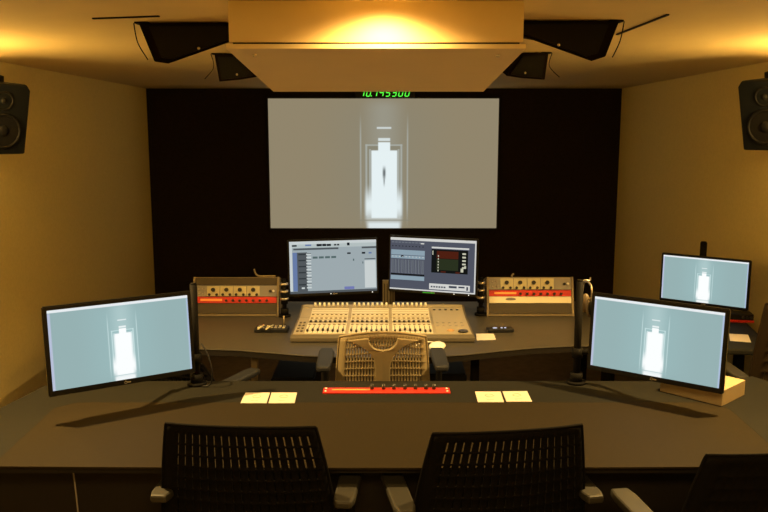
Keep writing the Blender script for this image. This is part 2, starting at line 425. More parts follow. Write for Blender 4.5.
b = MB(); b.prism([(-1.46, 2.70), (1.58, 2.70), (1.58, 2.73), (-1.46, 2.73)], .12, DZ - .033); b.build('modesty_panel', M_edge, t)
for x in (-1.42, -.02, 1.54):
    b = MB(); b.box((x, 2.99, (DZ - .034) / 2), (.05, .46, DZ - .034)); b.build('leg', M_edge, t, bevel=.003)
p = at(73, 478, d=2.66); q = at(78, 512, d=2.66)
tag(MB().tube([(p.x, 2.66, .700), (p.x + .004, 2.665, .60), (q.x, 2.66, q.z), (q.x + .01, 2.66, .2), (q.x + .03, 2.64, .004)], .0028, 8).build('cable', M_facegrey), 'thin grey cable hanging under the left end of the front desk', 'cable')

# red strip panel on the front desk
xl, xr = at(323, 392, z=DZ).x, at(450, 392, z=DZ).x
def knob(b, c, r, h, up=(0, 0, 1)):
    c = Vector(c); u = Vector(up); b.cyl(c, c + u * h, r, r * .85, 14)
t = thing('rack_mixer', 'red one-unit panel with seven black knobs set in the front desk', 'audio unit', ((xl + xr) / 2, 3.305, DZ))
W_ = xr - xl
MB().box((0, 0, .003), (W_, .066, .007)).build('faceplate', M_red, t, bevel=.0015)
for px in (372, 383.5, 394, 405, 415.5, 426, 434):
    b = MB(); x = at(px, 391, z=DZ).x - (xl + xr) / 2; knob(b, (x, .012, .0066), .0085, .022); b.build('knob', M_knob, t)
MB().box((-W_ * .28, .004, .0068), (W_ * .30, .012, .0006)).build('legend', M_redtxt, t)
for sx in (-1, 1):
    for sy in (-1, 1): MB().cyl((sx * (W_ / 2 - .012), sy * .018, .0066), (sx * (W_ / 2 - .012), sy * .018, .009), .005, n=10).build('screw', M_white, t)

# cards on the front desk
def card(cs, label, group, rz=0, big=True, h=.002, z=DZ, name='card'):
    P_ = [at(*c, z=z) for c in cs]; c = sum(P_, Vector()) / 4
    t = thing(name, label, 'card', (c.x, c.y, z), 0, group)
    lo = [p - c for p in P_]
    for p in lo: p.z = .0002
    MB().hull(lo, [p + Vector((0, 0, h)) for p in lo]).build('sheet', M_card, t)
    if big:
        b = MB(); b.tube([(.017 * math.cos(k * PI / 4) + .002, .016 + .017 * math.sin(k * PI / 4), h + .0004) for k in range(8)], .0018, 6, True)
        b.build('emblem', M_cardmark, t)
        b = MB(); b.box((0, -.034, h + .0004), (.030, .005, .0006)); b.build('caption', M_cardmark, t)
    return t
G = 'pale square cards on the front desk'
card([(240.5, 403.5), (266.5, 403.5), (270, 393), (245.5, 393)], 'cream card with a faint round emblem, leftmost of the four on the front desk', G)
card([(268.5, 403.5), (294.5, 403.5), (297, 393), (271.5, 393)], 'cream card with a faint round emblem, just left of the red panel', G)
card([(478, 402.5), (504, 402.5), (500.5, 392), (475, 392)], 'cream card with a faint round emblem, just right of the red panel', G)
card([(506.5, 402), (532, 402), (527, 391.5), (502.5, 391.8)], 'cream card with a faint round emblem, rightmost of the four on the front desk', G)

# tan box
c0, c1, c2 = at(721.7, 406.6, z=DZ), at(744.5, 395, z=DZ), at(668, 389, z=DZ)
e1 = (c1 - c0); e2 = Vector((-e1.y, e1.x, 0)).normalized() * .27
if e2.x > 0 and e2.y < 0: e2 = -e2
t = thing('cardboard_box', 'small tan box on the right end of the front desk behind the monitor', 'box', c0)
q = [Vector((0, 0, .0)), e1, e1 + e2, e2]
MB().hull(q, [p + Vector((0, 0, .066)) for p in q]).build('carton', M_boxm, t, bevel=.002)
q2 = [p * .995 + Vector((.0, .0, .0722)) for p in q]
mid = (q[0] + q[3]) / 2; mid2 = (q[1] + q[2]) / 2
MB().box((*((mid + mid2) / 2).xy, .0664), (.002, e1.length * .98, .0008), rot=(0, 0, math.atan2(e1.y, e1.x) - PI / 2)).build('lid_seam', M_wood, t)

# ------------------------------------------------------------------ monitors
def monitor(label, loc, w_, h_, yaw, tilt, scr, bez=.016, group=None, quads=None, led=None, mount_dx=0.0):
    t = thing('monitor', label, 'monitor', loc, 0, group); t.rotation_euler = (-tilt, 0, yaw)
    MB().box((0, .015, 0), (w_, .022, h_), bev=.004).build('bezel', M_bez, t)
    b = MB(); b.box((0, .033, -.01), (w_ * .72, .022, h_ * .66), bev=.008); b.build('rear_shell', M_dark, t)
    sw, sh = w_ - 2 * bez, h_ - 2 * bez - .006
    s = uv_quad('screen', sw, sh, scr, t, (0, .0032, .003))
    if quads: quads(t, sw, sh)
    b = MB(); b.tube([(.0055 * math.cos(k * PI / 3), .0035, -h_ / 2 + .0095 + .0045 * math.sin(k * PI / 3)) for k in range(6)], .0011, 5, True)
    b.box((.014, .0037, -h_ / 2 + .0095), (.012, .001, .005))
    b.build('maker_mark', M_silver, t)
    for lx in (led or []):
        MB().ball((lx, .003, -h_ / 2 + .010), (.003, .0015, .003), n=8).build('power_light', glow('white_led', (255, 250, 235), 1.6), t)
    return t
g = 'monitors showing a bright doorway'
monL = monitor('large black monitor on the left of the front desk, tilted towards the centre', (-1.030, 3.07, 1.021), .575, .345, R(32.8), R(5), M_mon, group=g)
monR = monitor('large black monitor on the right of the front desk, beside the tan box', (1.102, 3.174, .997), .56, .336, R(-37.4), R(4), M_mon, group=g)
monS = monitor('smaller black monitor on the side desk by the right wall', (1.924, 4.74, .952), .52, .300, R(-38), R(1), M_mon, bez=.012, group=g)

def daw_left(t, w_, h_):
    IM = MB()
    cols = {'w': (214, 222, 222), 'g': (88, 94, 98), 'b': (110, 132, 178), 'd': (26, 30, 36), 'm': (92, 112, 112), 'v': (122, 130, 190), 'l': (192, 204, 204), 'k': (56, 62, 66)}
    def layer(name, k, items, dep):
        b = IM.use(glow('screen_' + k + str(cols[k]), cols[k], .85))
        for u0, v0, u1, v1 in items:
            x0, x1 = (u0 - .5) * w_, (u1 - .5) * w_; z0, z1 = (.5 - v0) * h_, (.5 - v1) * h_
            b.quad([(x0, dep, z1 + .003), (x1, dep, z1 + .003), (x1, dep, z0 + .003), (x0, dep, z0 + .003)])
    layer('menu_bar', 'w', [(0, 0, 1, .055), (0, .055, .03, 1)], .0026)
    layer('toolbar', 'l', [(.03, .055, 1, .125)], .0026)
    layer('menu_text', 'd', [(.03, .065, .085, .095), (.31 + .0, .055, .37, .10), (.375, .055, .42, .10), (.425, .06, .475, .10), (.51, .065, .535, .095), (.545, .065, .57, .095), (.66, .045, .69, .10), (.66, .235, .70, .265), (.83, .235, .87, .27), (.86, .365, .99, .378)], .0022)
    layer('colour_tab', 'b', [(.18, .06, .25, .09), (.035, .21, .085, .95), (.91, .24, .945, .27)], .0022)
    layer('track_list', 'g', [(.085, .21, .20, .96), (.045, .13, .56, .165), (.83, .13, 1, .165), (.0, .955, 1, 1)], .0022)
    layer('track_row', 'w', [(.19, .235 + i * .058, .245, .265 + i * .058) for i in range(12)] + [(.86, .40, .99, .93), (.13, .88, .165, .91)], .0018)
    layer('track_shade', 'k', [(.10, .235 + i * .116, .185, .26 + i * .116) for i in range(6)] + [(.20, .23 + i * .116, .245, .24 + i * .116) for i in range(6)], .0016)
    layer('audio_clip', 'm', [(.262 + i * .071, .295, .318 + i * .071, .335) for i in range(4)] + [(.725, .36, .74, .40), (.835, .42, .845, .46)], .0018)
    layer('marker', 'v', [(.62, .895, .735, .95)], .0018)
    IM.build('window_image', None, t)
def daw_right(t, w_, h_):
    IM = MB()
    cols = {'w': (226, 226, 222), 'g': (116, 122, 132), 'b': (150, 172, 186), 'd': (22, 24, 22), 'm': (70, 76, 88), 'r': (84, 34, 20), 'y': (214, 214, 190), 'n': (46, 54, 34)}
    def layer(name, k, items, dep):
        b = IM.use(glow('screen_' + k + str(cols[k]), cols[k], .85))
        for u0, v0, u1, v1 in items:
            x0, x1 = (u0 - .5) * w_, (u1 - .5) * w_; z0, z1 = (.5 - v0) * h_, (.5 - v1) * h_
            b.quad([(x0, dep, z1 + .003), (x1, dep, z1 + .003), (x1, dep, z0 + .003), (x0, dep, z0 + .003)])
    layer('menu_bar', 'w', [(0, 0, 1, .05), (.985, .05, 1, 1), (.0, .975, 1, 1)], .0026)
    layer('mixer_rows', 'b', [(.01, .235, .41, .33), (.01, .34, .41, .40), (.01, .73, .41, .81)], .0024)
    layer('mixer_channel', 'g', [(.015 + i * .04, .42, .042 + i * .04, .68) for i in range(10)] + [(.015 + i * .04, .08, .045 + i * .04, .10) for i in range(10)], .0024)
    layer('mixer_text', 'd', [(.01, .69, .41, .72), (.13, .34, .16, .37)] + [(.02 + i * .04, .155, .035 + i * .04, .17) for i in range(10)] + [(.03 + i * .04, .42, .034 + i * .04, .67) for i in range(10)], .0020)
    layer('clip_light', 'w', [(.36, .09, .40, .11), (.49, .145, .92, .175), (.0 + .47, .845, .94, .955)] + [(.025 + i * .04, .355, .035 + i * .04, .37) for i in range(10)], .0020)
    layer('plugin_window', 'd', [(.49, .19, .91, .635)], .0018)
    layer('plugin_curve', 'r', [(.55, .22, .80, .36), (.60, .60, .66, .625), (.77, .60, .82, .63)], .0016)
    layer('plugin_grid', 'n', [(.55, .37, .80, .58)], .0016)
    layer('plugin_dial', 'y', [(.565, .30 + i * .055, .575, .33 + i * .055) for i in range(6)] + [(.845, .24 + i * .065, .885, .27 + i * .065) for i in range(5)] + [(.83, .53, .86, .60), (.87, .48, .89, .53), (.50, .22, .51, .30)], .0013)
    layer('transport_text', 'm', [(.49 + i * .03, .89, .51 + i * .03, .92) for i in range(6)] + [(.70, .87, .79, .91), (.81, .87, .88, .90), (.90, .87, .92, .94)], .0013)
    IM.build('window_image', None, t)
mA = monitor('left of the two black screens behind the console, showing a pale editing window', (-.309, 4.845, 1.021), .56, .347, R(12.1), R(5), glow('screen_pale_blue', (168, 181, 186), .85), quads=daw_left, bez=.011, led=[-.02, .24])
mB = monitor('right of the two black screens behind the console, showing a dark mixer window', (.290, 4.760, 1.043), .56, .347, R(-20), R(3), glow('screen_slate', (86, 90, 104), .85), quads=daw_right, bez=.011, led=[.14, .23])
MB().box((-.02, .0035, -.1655), (.075, .002, .006)).build('clock_reflection', glow('green_reflection', (70, 170, 50), .8), mB)  # glowing strip imitating the clock's green reflection in the bezel

# poles and arms
def mount(label, base, top, arm_to, r=.016, z0=DZ, collars=(), cup=True, group=None, armz=None):
    t = thing('desk_pole', label, 'desk pole', (base[0], base[1], z0), 0, group)
    b = MB(); b.cyl((0, 0, 0), (0, 0, .012), r * 2.6, n=24); b.cyl((0, 0, .012), (0, 0, .05), r * 1.7, n=20); b.build('clamp', M_pole, t)
    b = MB(); b.cyl((0, 0, .01), (0, 0, top - z0), r, n=20); b.cyl((0, 0, top - z0), (0, 0, top - z0 + .006), r * .8, n=20); b.build('pole', M_pole, t)
    for cz, cr in collars: MB().cyl((0, 0, cz - .006), (0, 0, cz + .006), cr, n=20).build('collar', M_silver, t)
    az = armz - z0
    v = Vector((arm_to[0] - base[0], arm_to[1] - base[1], 0)); e = Vector((v.x, v.y, arm_to[2] - z0)); s = Vector((v.x * .25, v.y * .25, az))
    n_ = Vector((-v.y, v.x, 0)).normalized() * .05
    if n_.y < 0: n_ = -n_
    mid = (Vector((0, 0, az)) + e) / 2 + n_
    b = MB(); b.cyl((0, 0, az - .022), (0, 0, az + .022), r * 1.5, n=20)
    b.tube([(0, 0, az), tuple(mid), tuple(e)], r * .75, 10); b.ball(mid, r * 1.3); b.ball(e, r * 1.2)
    b.build('arm', M_pole, t)
    return t
def back_of(m, dx=0, dz=-.02, off=.046):
    Mx = Matrix.Translation(m.location) @ m.rotation_euler.to_matrix().to_4x4()
    return Mx @ Vector((dx, off, dz))
mount('black pole clamped to the front desk at the right edge of the left monitor', (-.825, 3.40), 1.19, back_of(monL, .02, -.09), armz=.86, group='black poles on the front desk')
mount('black pole clamped to the front desk at the left edge of the right monitor', (.852, 3.42), 1.20, back_of(monR, -.03, -.06), armz=.88, group='black poles on the front desk')
mount('short black post with two silver collars beside the left rack', (-.600, 4.72), .965, back_of(mA, -.12, -.02), r=.014, collars=((.20, .024), (.155, .024), (.11, .026)), armz=.84, group='collared posts beside the racks')
mount('short black post with two silver collars beside the right rack', (.588, 4.76), .965, back_of(mB, .12, -.02), r=.014, collars=((.20, .024), (.155, .024), (.11, .026)), armz=.84, group='collared posts beside the racks')
mount('tall black post behind the monitor on the side desk', (1.965, 4.87), 1.17, back_of(monS, 0, .0), r=.020, armz=.95)
# cable loop on left pole
tag(MB().tube([(-.795, 3.385, .93), (-.765, 3.36, .89), (-.745, 3.35, .82), (-.755, 3.36, .757), (-.79, 3.36, .744)], .0035, 8).build('cable', M_dark), 'black cable looping down from the pole beside the left monitor', 'cable')
# headphones on right pole
hc = at(588, 303, d=3.50)
t = thing('headphones', 'headphones with brown ear cushions hanging on the right desk pole', 'headphones', hc)
MB().tube([(-.012, .06, .02), (-.010, .05, .08), (-.004, .0, .095), (.0, -.05, .08), (.0, -.055, .02)], .004, 8).build('headband', M_silver, t)
MB().tube([(-.052, 0, .095), (-.015, 0, .105), (.004, 0, .102), (.006, 0, .115)], .003, 6).build('hook', M_silver, t)
for sy in (-1, 1):
    o = MB().ball((0, sy * .045, -.01), (.021, .018, .045)).build('ear_cup', M_brown, t)
    MB().ball((0, sy * .058, -.01), (.014, .010, .034)).build('cap', M_dark, o)

# ------------------------------------------------------------------ engineer desk, side desk
t = thing('engineer_desk', 'brown-grey desk with a wavy front edge carrying the console and both racks', 'desk', (0, 0, 0))
edge = [(-1.35, 4.0), (-1.1, 4.0), (-.95, 3.99), (-.75, 3.965), (-.55, 3.91), (-.40, 3.865), (-.22, 3.835), (0, 3.825), (.22, 3.835), (.40, 3.88), (.59, 3.95), (.78, 4.01), (.97, 4.045), (1.2, 4.05), (1.36, 4.05)]
MB().prism(edge + [(1.36, 5.15), (-1.35, 5.15)], DZ - .006, DZ).build('tabletop', M_desk3, t, bevel=.002)
MB().prism([(x, y + .004) for x, y in edge] + [(1.36, 5.15), (-1.35, 5.15)], DZ - .035, DZ - .0062).build('core_board', M_edge, t)
for x, y in ((-1.25, 4.95), (1.26, 4.95), (-.02, 5.05)): MB().box((x, y, (DZ - .036) / 2), (.06, .06, DZ - .036)).build('leg', M_pole, t, bevel=.003)
for x, y in ((.505, 4.30), (-1.2, 4.3), (1.25, 4.35)): MB().box((x, y, (DZ - .036) / 2), (.045, .045, DZ - .036)).build('leg', M_pole, t, bevel=.003)

MB().box((-.685, 4.10, (DZ - .036) / 2), (.035, .035, DZ - .036)).build('leg', M_tan, t, bevel=.003, label='tan leg')
t = thing('side_desk', 'dark desk by the right wall carrying a monitor and one card', 'desk', (0, 0, 0))
MB().prism([(1.40, 4.02), (1.93, 3.96), (1.985, 3.98), (2.02, 4.05), (2.19, 4.9), (2.19, 5.15), (1.40, 5.15)], DZ - .03, DZ).build('tabletop', M_desk, t, bevel=.008)
for x, y in ((1.48, 4.15), (1.90, 4.15), (1.48, 5.05), (2.1, 5.05)): MB().box((x, y, (DZ - .031) / 2), (.045, .045, DZ - .031)).build('leg', M_pole, t, bevel=.003)
card([(730, 341), (751, 342.5), (748, 335), (729, 334)], 'small pale card on the side desk under the right-hand monitor', None, big=False)
a = at(738, 321.5, z=DZ)
t = thing('audio_unit', 'small black unit with a red face on the side desk', 'audio unit', (a.x - .02, a.y + .01, DZ), R(-10))
MB().box((0, .035, .024), (.21, .10, .045)).build('case', M_dark, t, bevel=.003)
MB().box((0, -.022, .006), (.21, .014, .012)).build('faceplate', M_red, t)
for k in range(3): MB().cyl((.045 + k * .022, -.016, .028), (.045 + k * .022, -.030, .028), .007, n=12).build('knob', M_knob, t)

# under-desk computers
def tower(label, x, y):
    t = thing('computer_tower', label, 'computer', (x, y, 0), 0, 'black towers under the engineer desk')
    MB().box((0, 0, .26), (.24, .45, .50), bev=.01).build('case', M_dark, t)
    MB().box((0, -.228, .40), (.18, .006, .10)).build('front_panel', M_pole, t)
    for fx in (-.09, .09):
        for fy in (-.18, .18): MB().cyl((fx, fy, 0), (fx, fy, .012), .02, n=12).build('foot', M_pole, t)
tower('black computer tower under the engineer desk, left of the tan chair', -.50, 4.45)
tower('black computer tower under the engineer desk, right of the tan chair', .34, 4.52)

# ------------------------------------------------------------------ mixing console
X0, X1, Y0, Y1 = -.497, .480, 4.11, 4.74
t = thing('mixing_console', 'large cream mixing console with rows of faders and knobs', 'mixing console', ((X0 + X1) / 2, Y0, DZ))
w_ = (X1 - X0) / 2; D_ = Y1 - Y0
prof = [(0, .004), (0, .026), (.03, .036), (.40, .042), (D_ - .05, .062), (D_ - .02, .070), (D_, .066), (D_, .004)]
A = [(-w_, y, z) for y, z in prof]; B = [(w_, y, z) for y, z in prof]
MB().hull(A, B).build('chassis', M_console_side, t, bevel=.003)
def cz(y):
    for (y0, z0), (y1, z1) in zip(prof[1:], prof[2:]):
        if y0 <= y <= y1: return z0 + (z1 - z0) * (y - y0) / (y1 - y0)
    return .06
def slab(b, x0, x1, y0, y1, h, lift=0):
    q = [(x0, y0, cz(y0) + lift), (x1, y0, cz(y0) + lift), (x1, y1, cz(y1) + lift), (x0, y1, cz(y1) + lift)]
    b.hull(q, [(p[0], p[1], p[2] + h) for p in q])
ins = .012
for x0, x1, y0, y1 in ((-w_ + ins, w_ - ins, .032, .398), (-w_ + ins, w_ - ins, .402, D_ - .055)):
    b = MB(); slab(b, x0, x1, y0, y1, .002); b.build('top_plate', M_cons, t)
b = MB(); slab(b, -w_ + ins, w_ - ins, D_ - .05, D_ - .021, .004); b.build('rear_ridge', M_cons, t)
chx = []
xs = -w_ + .085
for bank in range(3):
    for k in range(8): chx.append(xs + k * .0272)
    xs += 8 * .0272 + .018
bw = .0272
for bank in range(3):
    x0 = chx[bank * 8] - bw / 2; x1 = chx[bank * 8 + 7] + bw / 2
    b = MB(); slab(b, x0, x1, .315, .395, .0012, .002); slab(b, x0, x1, .405, .555, .0012, .002); b.build('scribble_panel', M_strip, t)
    b = MB(); slab(b, x0, x1, .048, .270, .0012, .002); b.build('fader_bank', M_strip, t)
    b = MB()
    for yy in (.236, .262, .335, .352, .415, .455, .49, .53): slab(b, x0 + .003, x1 - .003, yy, yy + .005, .0004, .0034)
    b.build('legend_lines', M_rackside, t)
for i, x in enumerate(chx):
    b = MB(); slab(b, x - .0018, x + .0018, .055, .205, .0006, .0034); b.build('fader_slot', M_slot, t)
    y = .085 + (.012 * math.sin(i * 1.9) + (.02 if i % 8 in (2, 3) else 0))
    b = MB(); b.box((x, y, cz(y) + .010), (.012, .024, .012)); b.build('fader_cap', M_knob, t, bevel=.002)
    b = MB(); knob(b, (x, D_ - .036, .068), .0075, .020); b.build('knob', M_knobw, t)
    b = MB(); knob(b, (x, .290, cz(.29) + .002), .0085, .010); b.build('black_knob', M_knob, t)
nb = 0
for i, x in enumerate(chx):
    for y in (.225, .37, .44):
        m_ = M_knob if y == .225 else M_cons
        MB().box((x, y, cz(y) + .0055), (.014, .016, .005)).build('button', M_facegrey if y == .225 else m_, t); nb += 1
xs = chx[-1] + .035; wid = w_ - .02 - xs
b = MB(); slab(b, xs - .008, w_ - .018, .05, .555, .001, .002); b.build('master_panel', M_cons, t)
b = MB()
for yy in (.16, .22, .285, .30, .375, .39, .47, .49): slab(b, xs, w_ - .028, yy, yy + .007, .0004, .0034)
b.build('legend_lines', M_strip, t)
for r_ in range(5):
    for c_ in range(5):
        if nb >= 97: break
        x = xs + .012 + c_ * (wid - .02) / 4.6; y = (.19, .25, .33, .43, .52)[r_]
        MB().box((x, y, cz(y) + .006), (.014, .014, .006)).build('button', (M_facegrey, M_knob, M_strip, M_strip, M_knob)[r_], t); nb += 1
y = .075; b = MB(); b.cyl((w_ - .055, y, cz(y) + .003), (w_ - .055, y, cz(y) + .012), .028, .024, 28); b.build('jog_wheel', M_knob, t)
y = .10; b = MB(); b.tube([(w_ - .12 + .018 * math.cos(k * PI / 4), y + .018 * math.sin(k * PI / 4), cz(y) + .005) for k in range(8)], .003, 6, True); b.ball((w_ - .12, y, cz(y) + .004), (.009, .009, .004)); b.build('dial', M_wood, t)
for r_ in range(4):
    b = MB()
    y = .09 + r_ * .06
    for c_ in range(2): b.box((-w_ + .03 + c_ * .022, y, cz(y) + .0045), (.012, .022, .004))
    b.build('side_button', M_console_side, t)

# bracket between the two screens
a = at(391, 303, d=4.86)
t = thing('mounting_bracket', 'tan ribbed bracket standing behind the console between the two screens', 'bracket', (.03, 4.97, DZ))
MB().box((0, 0, .004), (.10, .08, .008)).build('foot', M_rack, t)
b = MB(); b.box((0, .012, .09), (.078, .014, .17)); b.build('plate', M_tan, t)
for k in range(4): MB().box((-.027 + k * .018, .0, .085), (.005, .012, .14)).build('rib', M_rack, t)

# ------------------------------------------------------------------ racks
def rack(label, x0, x1, right):
    t = thing('equipment_rack', label, 'equipment rack', ((x0 + x1) / 2, 4.72, DZ), R(0), 'desktop racks of audio units')
    W_ = x1 - x0; hw_ = W_ / 2; Hh = .232; lean = .06; drop = .066
    for s in (-1, 1):
        A = [(s * hw_, 0, 0), (s * hw_, lean, Hh), (s * hw_, .30, Hh - drop), (s * hw_, .30, 0)]
        MB().hull(A, [(p[0] - s * .014, p[1], p[2]) for p in A]).build('side_panel', M_rackside, t, bevel=.002)
    MB().box((0, (lean + .30) / 2 + .002, Hh - drop / 2 - .006), (W_ - .030, .295 - lean, .008), rot=(-math.atan2(drop, .30 - lean), 0, 0)).build('top_panel', M_rackside, t)
    MB().box((0, .02, .0085), (W_ - .030, .05, .012)).build('lip', M_rackside, t)
    yz = lambda z, o=0: lean * z / Hh - o + .004
    def face(name, z0, z1, m, par, o=.0, inset=.016, x_0=None, x_1=None, dep=.02):
        a0, a1 = (-hw_ + inset if x_0 is None else x_0), (hw_ - inset if x_1 is None else x_1)
        q = [(a0, yz(z0, o), z0), (a1, yz(z0, o), z0), (a1, yz(z1, o), z1), (a0, yz(z1, o), z1)]
        return MB().hull(q, [(p[0], p[1] + dep, p[2]) for p in q]).build(name, m, par)
    if right: rows = dict(mod=(.156, .225), red=(.118, .152), ivory=(.078, .115), blank=(.018, .075))
    else: rows = dict(blanktop=(.183, .225), mod=(.116, .180), red=(.078, .113), blank=(.018, .075))
    face('blank_panel', *rows['blank'], M_rack, t)
    if 'blanktop' in rows: face('blank_panel', *rows['blanktop'], M_rack, t)
    z0, z1 = rows['mod']; u = face('preamp_unit', z0, z1, M_facegrey, t)
    span = W_ - .032; a0 = -hw_ + .016
    for k in range(4):
        xa = a0 + span * (.135 + k * .165)
        f = face('module', z0 + .003, z1 - .003, M_face, u, o=.003, x_0=xa + .002, x_1=xa + span * .160, dep=.003)
    for k in range(4):
        xa = a0 + span * (.135 + k * .165); xm = xa + span * .08
        b = MB(); z = z0 + (z1 - z0) * .62; knob(b, (xm, yz(z, .003), z), .013, .014, (0, -1, .2)); b.build('knob', M_knob, u)
        for s in (-.022, .022):
            b = MB(); z = z0 + (z1 - z0) * .18; knob(b, (xm + s, yz(z, .003), z), .0085, .010, (0, -1, .2)); b.build('small_knob', M_knob, u)
    for x in (a0 + .02, a0 + .045):
        for zz in (.3, .7):
            z = z0 + (z1 - z0) * zz; MB().ball((x, yz(z, .003), z), .004, n=8).build('screw', M_silver, u)
    z = z0 + (z1 - z0) * .5; b = MB(); knob(b, (hw_ - .055, yz(z, .001), z), .009, .008, (0, -1, .2)); b.build('knob', M_knob, u)
    b = MB(); knob(b, (hw_ - .035, yz(z, .001), z), .008, .006, (0, -1, .2)); b.build('switch', M_white, u)
    z0, z1 = rows['red']; u = face('red_mixer_unit', z0, z1, M_red, t, o=.002)
    u['label'] = 'red faceplate with a row of black knobs'
    for k in range(7):
        x = a0 + span * (.38 + k * .083); z = (z0 + z1) / 2 - .003; b = MB(); knob(b, (x, yz(z, .003), z), .0085, .012, (0, -1, .2)); b.build('knob', M_knob, u)
    face('legend', z0 + .012, z1 - .010, M_redtxt, u, o=.0028, x_0=a0 + .03, x_1=a0 + span * .33, dep=.001)
    if right:
        z0, z1 = rows['ivory']; u = face('ivory_unit', z0, z1, M_ivory, t, o=.002)
        b = MB(); z = (z0 + z1) / 2 + .004; b.ball((a0 + span * .26, yz(z, .0028), z), (.032, .0015, .010)); b.build('oval_emblem', M_facegrey, u)
    return t
rack('left equipment rack, with a blank bronze panel above its cream modules', -1.158, -.635, False)
rack('right equipment rack, with an ivory unit under its red unit', .622, 1.150, True)
p0 = at(254, 269, d=4.80); zt = DZ + .2275
tag(MB().tube([(p0.x, 4.80, p0.z), (p0.x + .010, 4.80, zt + .020), (p0.x + .03, 4.80, zt + .006), (p0.x + .09, 4.80, zt + .005), (p0.x + .13, 4.80, zt + .005)], .0055, 8).build('gooseneck', M_tan), 'bent tan gooseneck rod lying on top of the left rack', 'gooseneck')
p0 = at(513, 276, d=4.80)
tag(MB().tube([(p0.x + .006, 4.8, p0.z + .012), (p0.x - .002, 4.8, zt + .015), (p0.x - .008, 4.8, zt + .002)], .006, 8).build('rod', M_tan), 'short pale rod standing on top of the right rack', 'rod')

# small items on the engineer desk
a = at(272, 331, z=DZ)
t = thing('remote_panel', 'flat black button panel between the left rack and the console', 'remote control', (a.x, a.y, DZ), R(-2))
MB().box((0, 0, .012), (.185, .085, .022)).build('case', M_dark, t, bevel=.004)
for r_ in range(2):
    for c_ in range(7): MB().box((-.07 + c_ * .023, -.018 + r_ * .034, .0245), (.014, .016, .004)).build('button', M_facegrey if (c_ + r_) % 3 else M_face, t)
for k, (x0, x1) in enumerate(((258, 264), (266, 273))):
    p, q = at(x0, 329, z=DZ + .032), at(x1, 325, z=DZ + .032)
    tag(MB().cyl((p.x, p.y, DZ + .0315), (q.x, q.y, DZ + .0315), .0045, n=10).build('pen', M_face), 'tan pen lying on the black button panel, ' + ('left' if k == 0 else 'right') + ' of the two', 'pen', 'pens on the button panel')
p = at(284, 326, z=DZ)
t = thing('microphone_stub', 'short thin silver stem standing left of the console', 'microphone', (p.x, p.y, DZ))
MB().cyl((0, 0, 0), (0, 0, .006), .014, n=16).build('base', M_pole, t); MB().cyl((0, 0, .006), (0, 0, .060), .004, n=10).build('stem', M_tan, t)
a = at(500, 331.5, z=DZ)
t = thing('control_unit', 'small black unit with bright white lights right of the console', 'remote control', (a.x, a.y, DZ), R(4))
MB().box((0, 0, .011), (.145, .06, .020)).build('case', M_dark, t, bevel=.004)
for x in (-.03, .008, .028): MB().box((x, -.004, .022), (.022 if x < 0 else .010, .012, .003)).build('display', glow('white_display', (225, 225, 245), 1.0), t)
card([(477, 340.5), (496, 340), (493.5, 334), (476, 334)], 'small pale card on the engineer desk just right of the console', None, big=False)
a = at(437, 347, z=DZ)
t = thing('computer_mouse', 'white computer mouse at the front edge of the engineer desk', 'mouse', (a.x, 4.005, DZ), R(-20))
MB().ball((0, 0, .010), (.042, .062, .020), n=20).build('body', M_white, t)
MB().ball((0, .03, .027), (.004, .010, .004), n=8).build('wheel', M_facegrey, t)
tag(MB().tube([(a.x + .018, 4.045, DZ + .006), (a.x + .008, 4.075, DZ + .008), (a.x - .05, 4.088, DZ + .010), (a.x - .09, 4.07, DZ + .004), (a.x - .11, 4.04, DZ + .003)], .003, 8).build('cable', M_white), 'white mouse cable curling in front of the console', 'cable')

# ------------------------------------------------------------------ chairs
def backrest(t, m, w_top, w_bot, z0, z1, ncol, nrow, frac, y0, lean, border=.030, vfrac=.86, arch=.015, thick=.006, topb=.03):
    """slotted moulded back; -y is behind the sitter"""
    def pos(u, v):
        w = w_bot + (w_top - w_bot) * v ** 1.6
        z = z0 + (z1 - z0) * v + arch * (1 - (2 * u) ** 2) * v
        return (u * w, y0 - lean * v ** 1.2 - .05 * (1 - (2 * u) ** 2) + .05, z)
    wm = (w_top + w_bot) / 2; bu = border / wm; bv = topb / (z1 - z0)
    us = [-.5, -.5 + bu]; hole_c = set(); p = (1 - 2 * bu) / ncol
    for k in range(ncol):
        a = -.5 + bu + k * p
        if k: us.append(a)
        us.append(a + p * (1 - frac) / 2 if 0 else a + p * (1 - frac)); hole_c.add(len(us) - 1)
    us.append(.5 - bu); us.append(.5)
    us = sorted(set(round(q, 6) for q in us))
    vs = [0, .06]; q = (1 - bv - .06) / nrow; hole_r = set()
    for k in range(nrow):
        a = .06 + k * q
        if k: vs.append(a)
        vs.append(a + q * (1 - vfrac)); hole_r.add(len(vs) - 1)
    vs.append(1 - bv); vs.append(1)
    b = MB(); V = [[b.bm.verts.new(pos(u, v)) for u in us] for v in vs]
    for j in range(len(vs) - 1):
        for i in range(len(us) - 1):
            if i in hole_c and j in hole_r: continue
            f = b.bm.faces.new((V[j][i], V[j][i + 1], V[j + 1][i + 1], V[j + 1][i])); f.smooth = True
    o = b.build('backrest', m, t, solid=thick)
    # rounded rim
    rim = MB(); pts = [pos(-.5, v / 6) for v in range(6)] + [pos(-.5, .985), pos(-.494, 1)] + [pos(-.5 + k / 8, 1) for k in range(1, 8)] + [pos(.494, 1), pos(.5, .985)] + [pos(.5, 1 - v / 6) for v in range(1, 7)]
    rim.tube(pts, thick * .9, 8); rim.build('rim', m, o)
    return pos
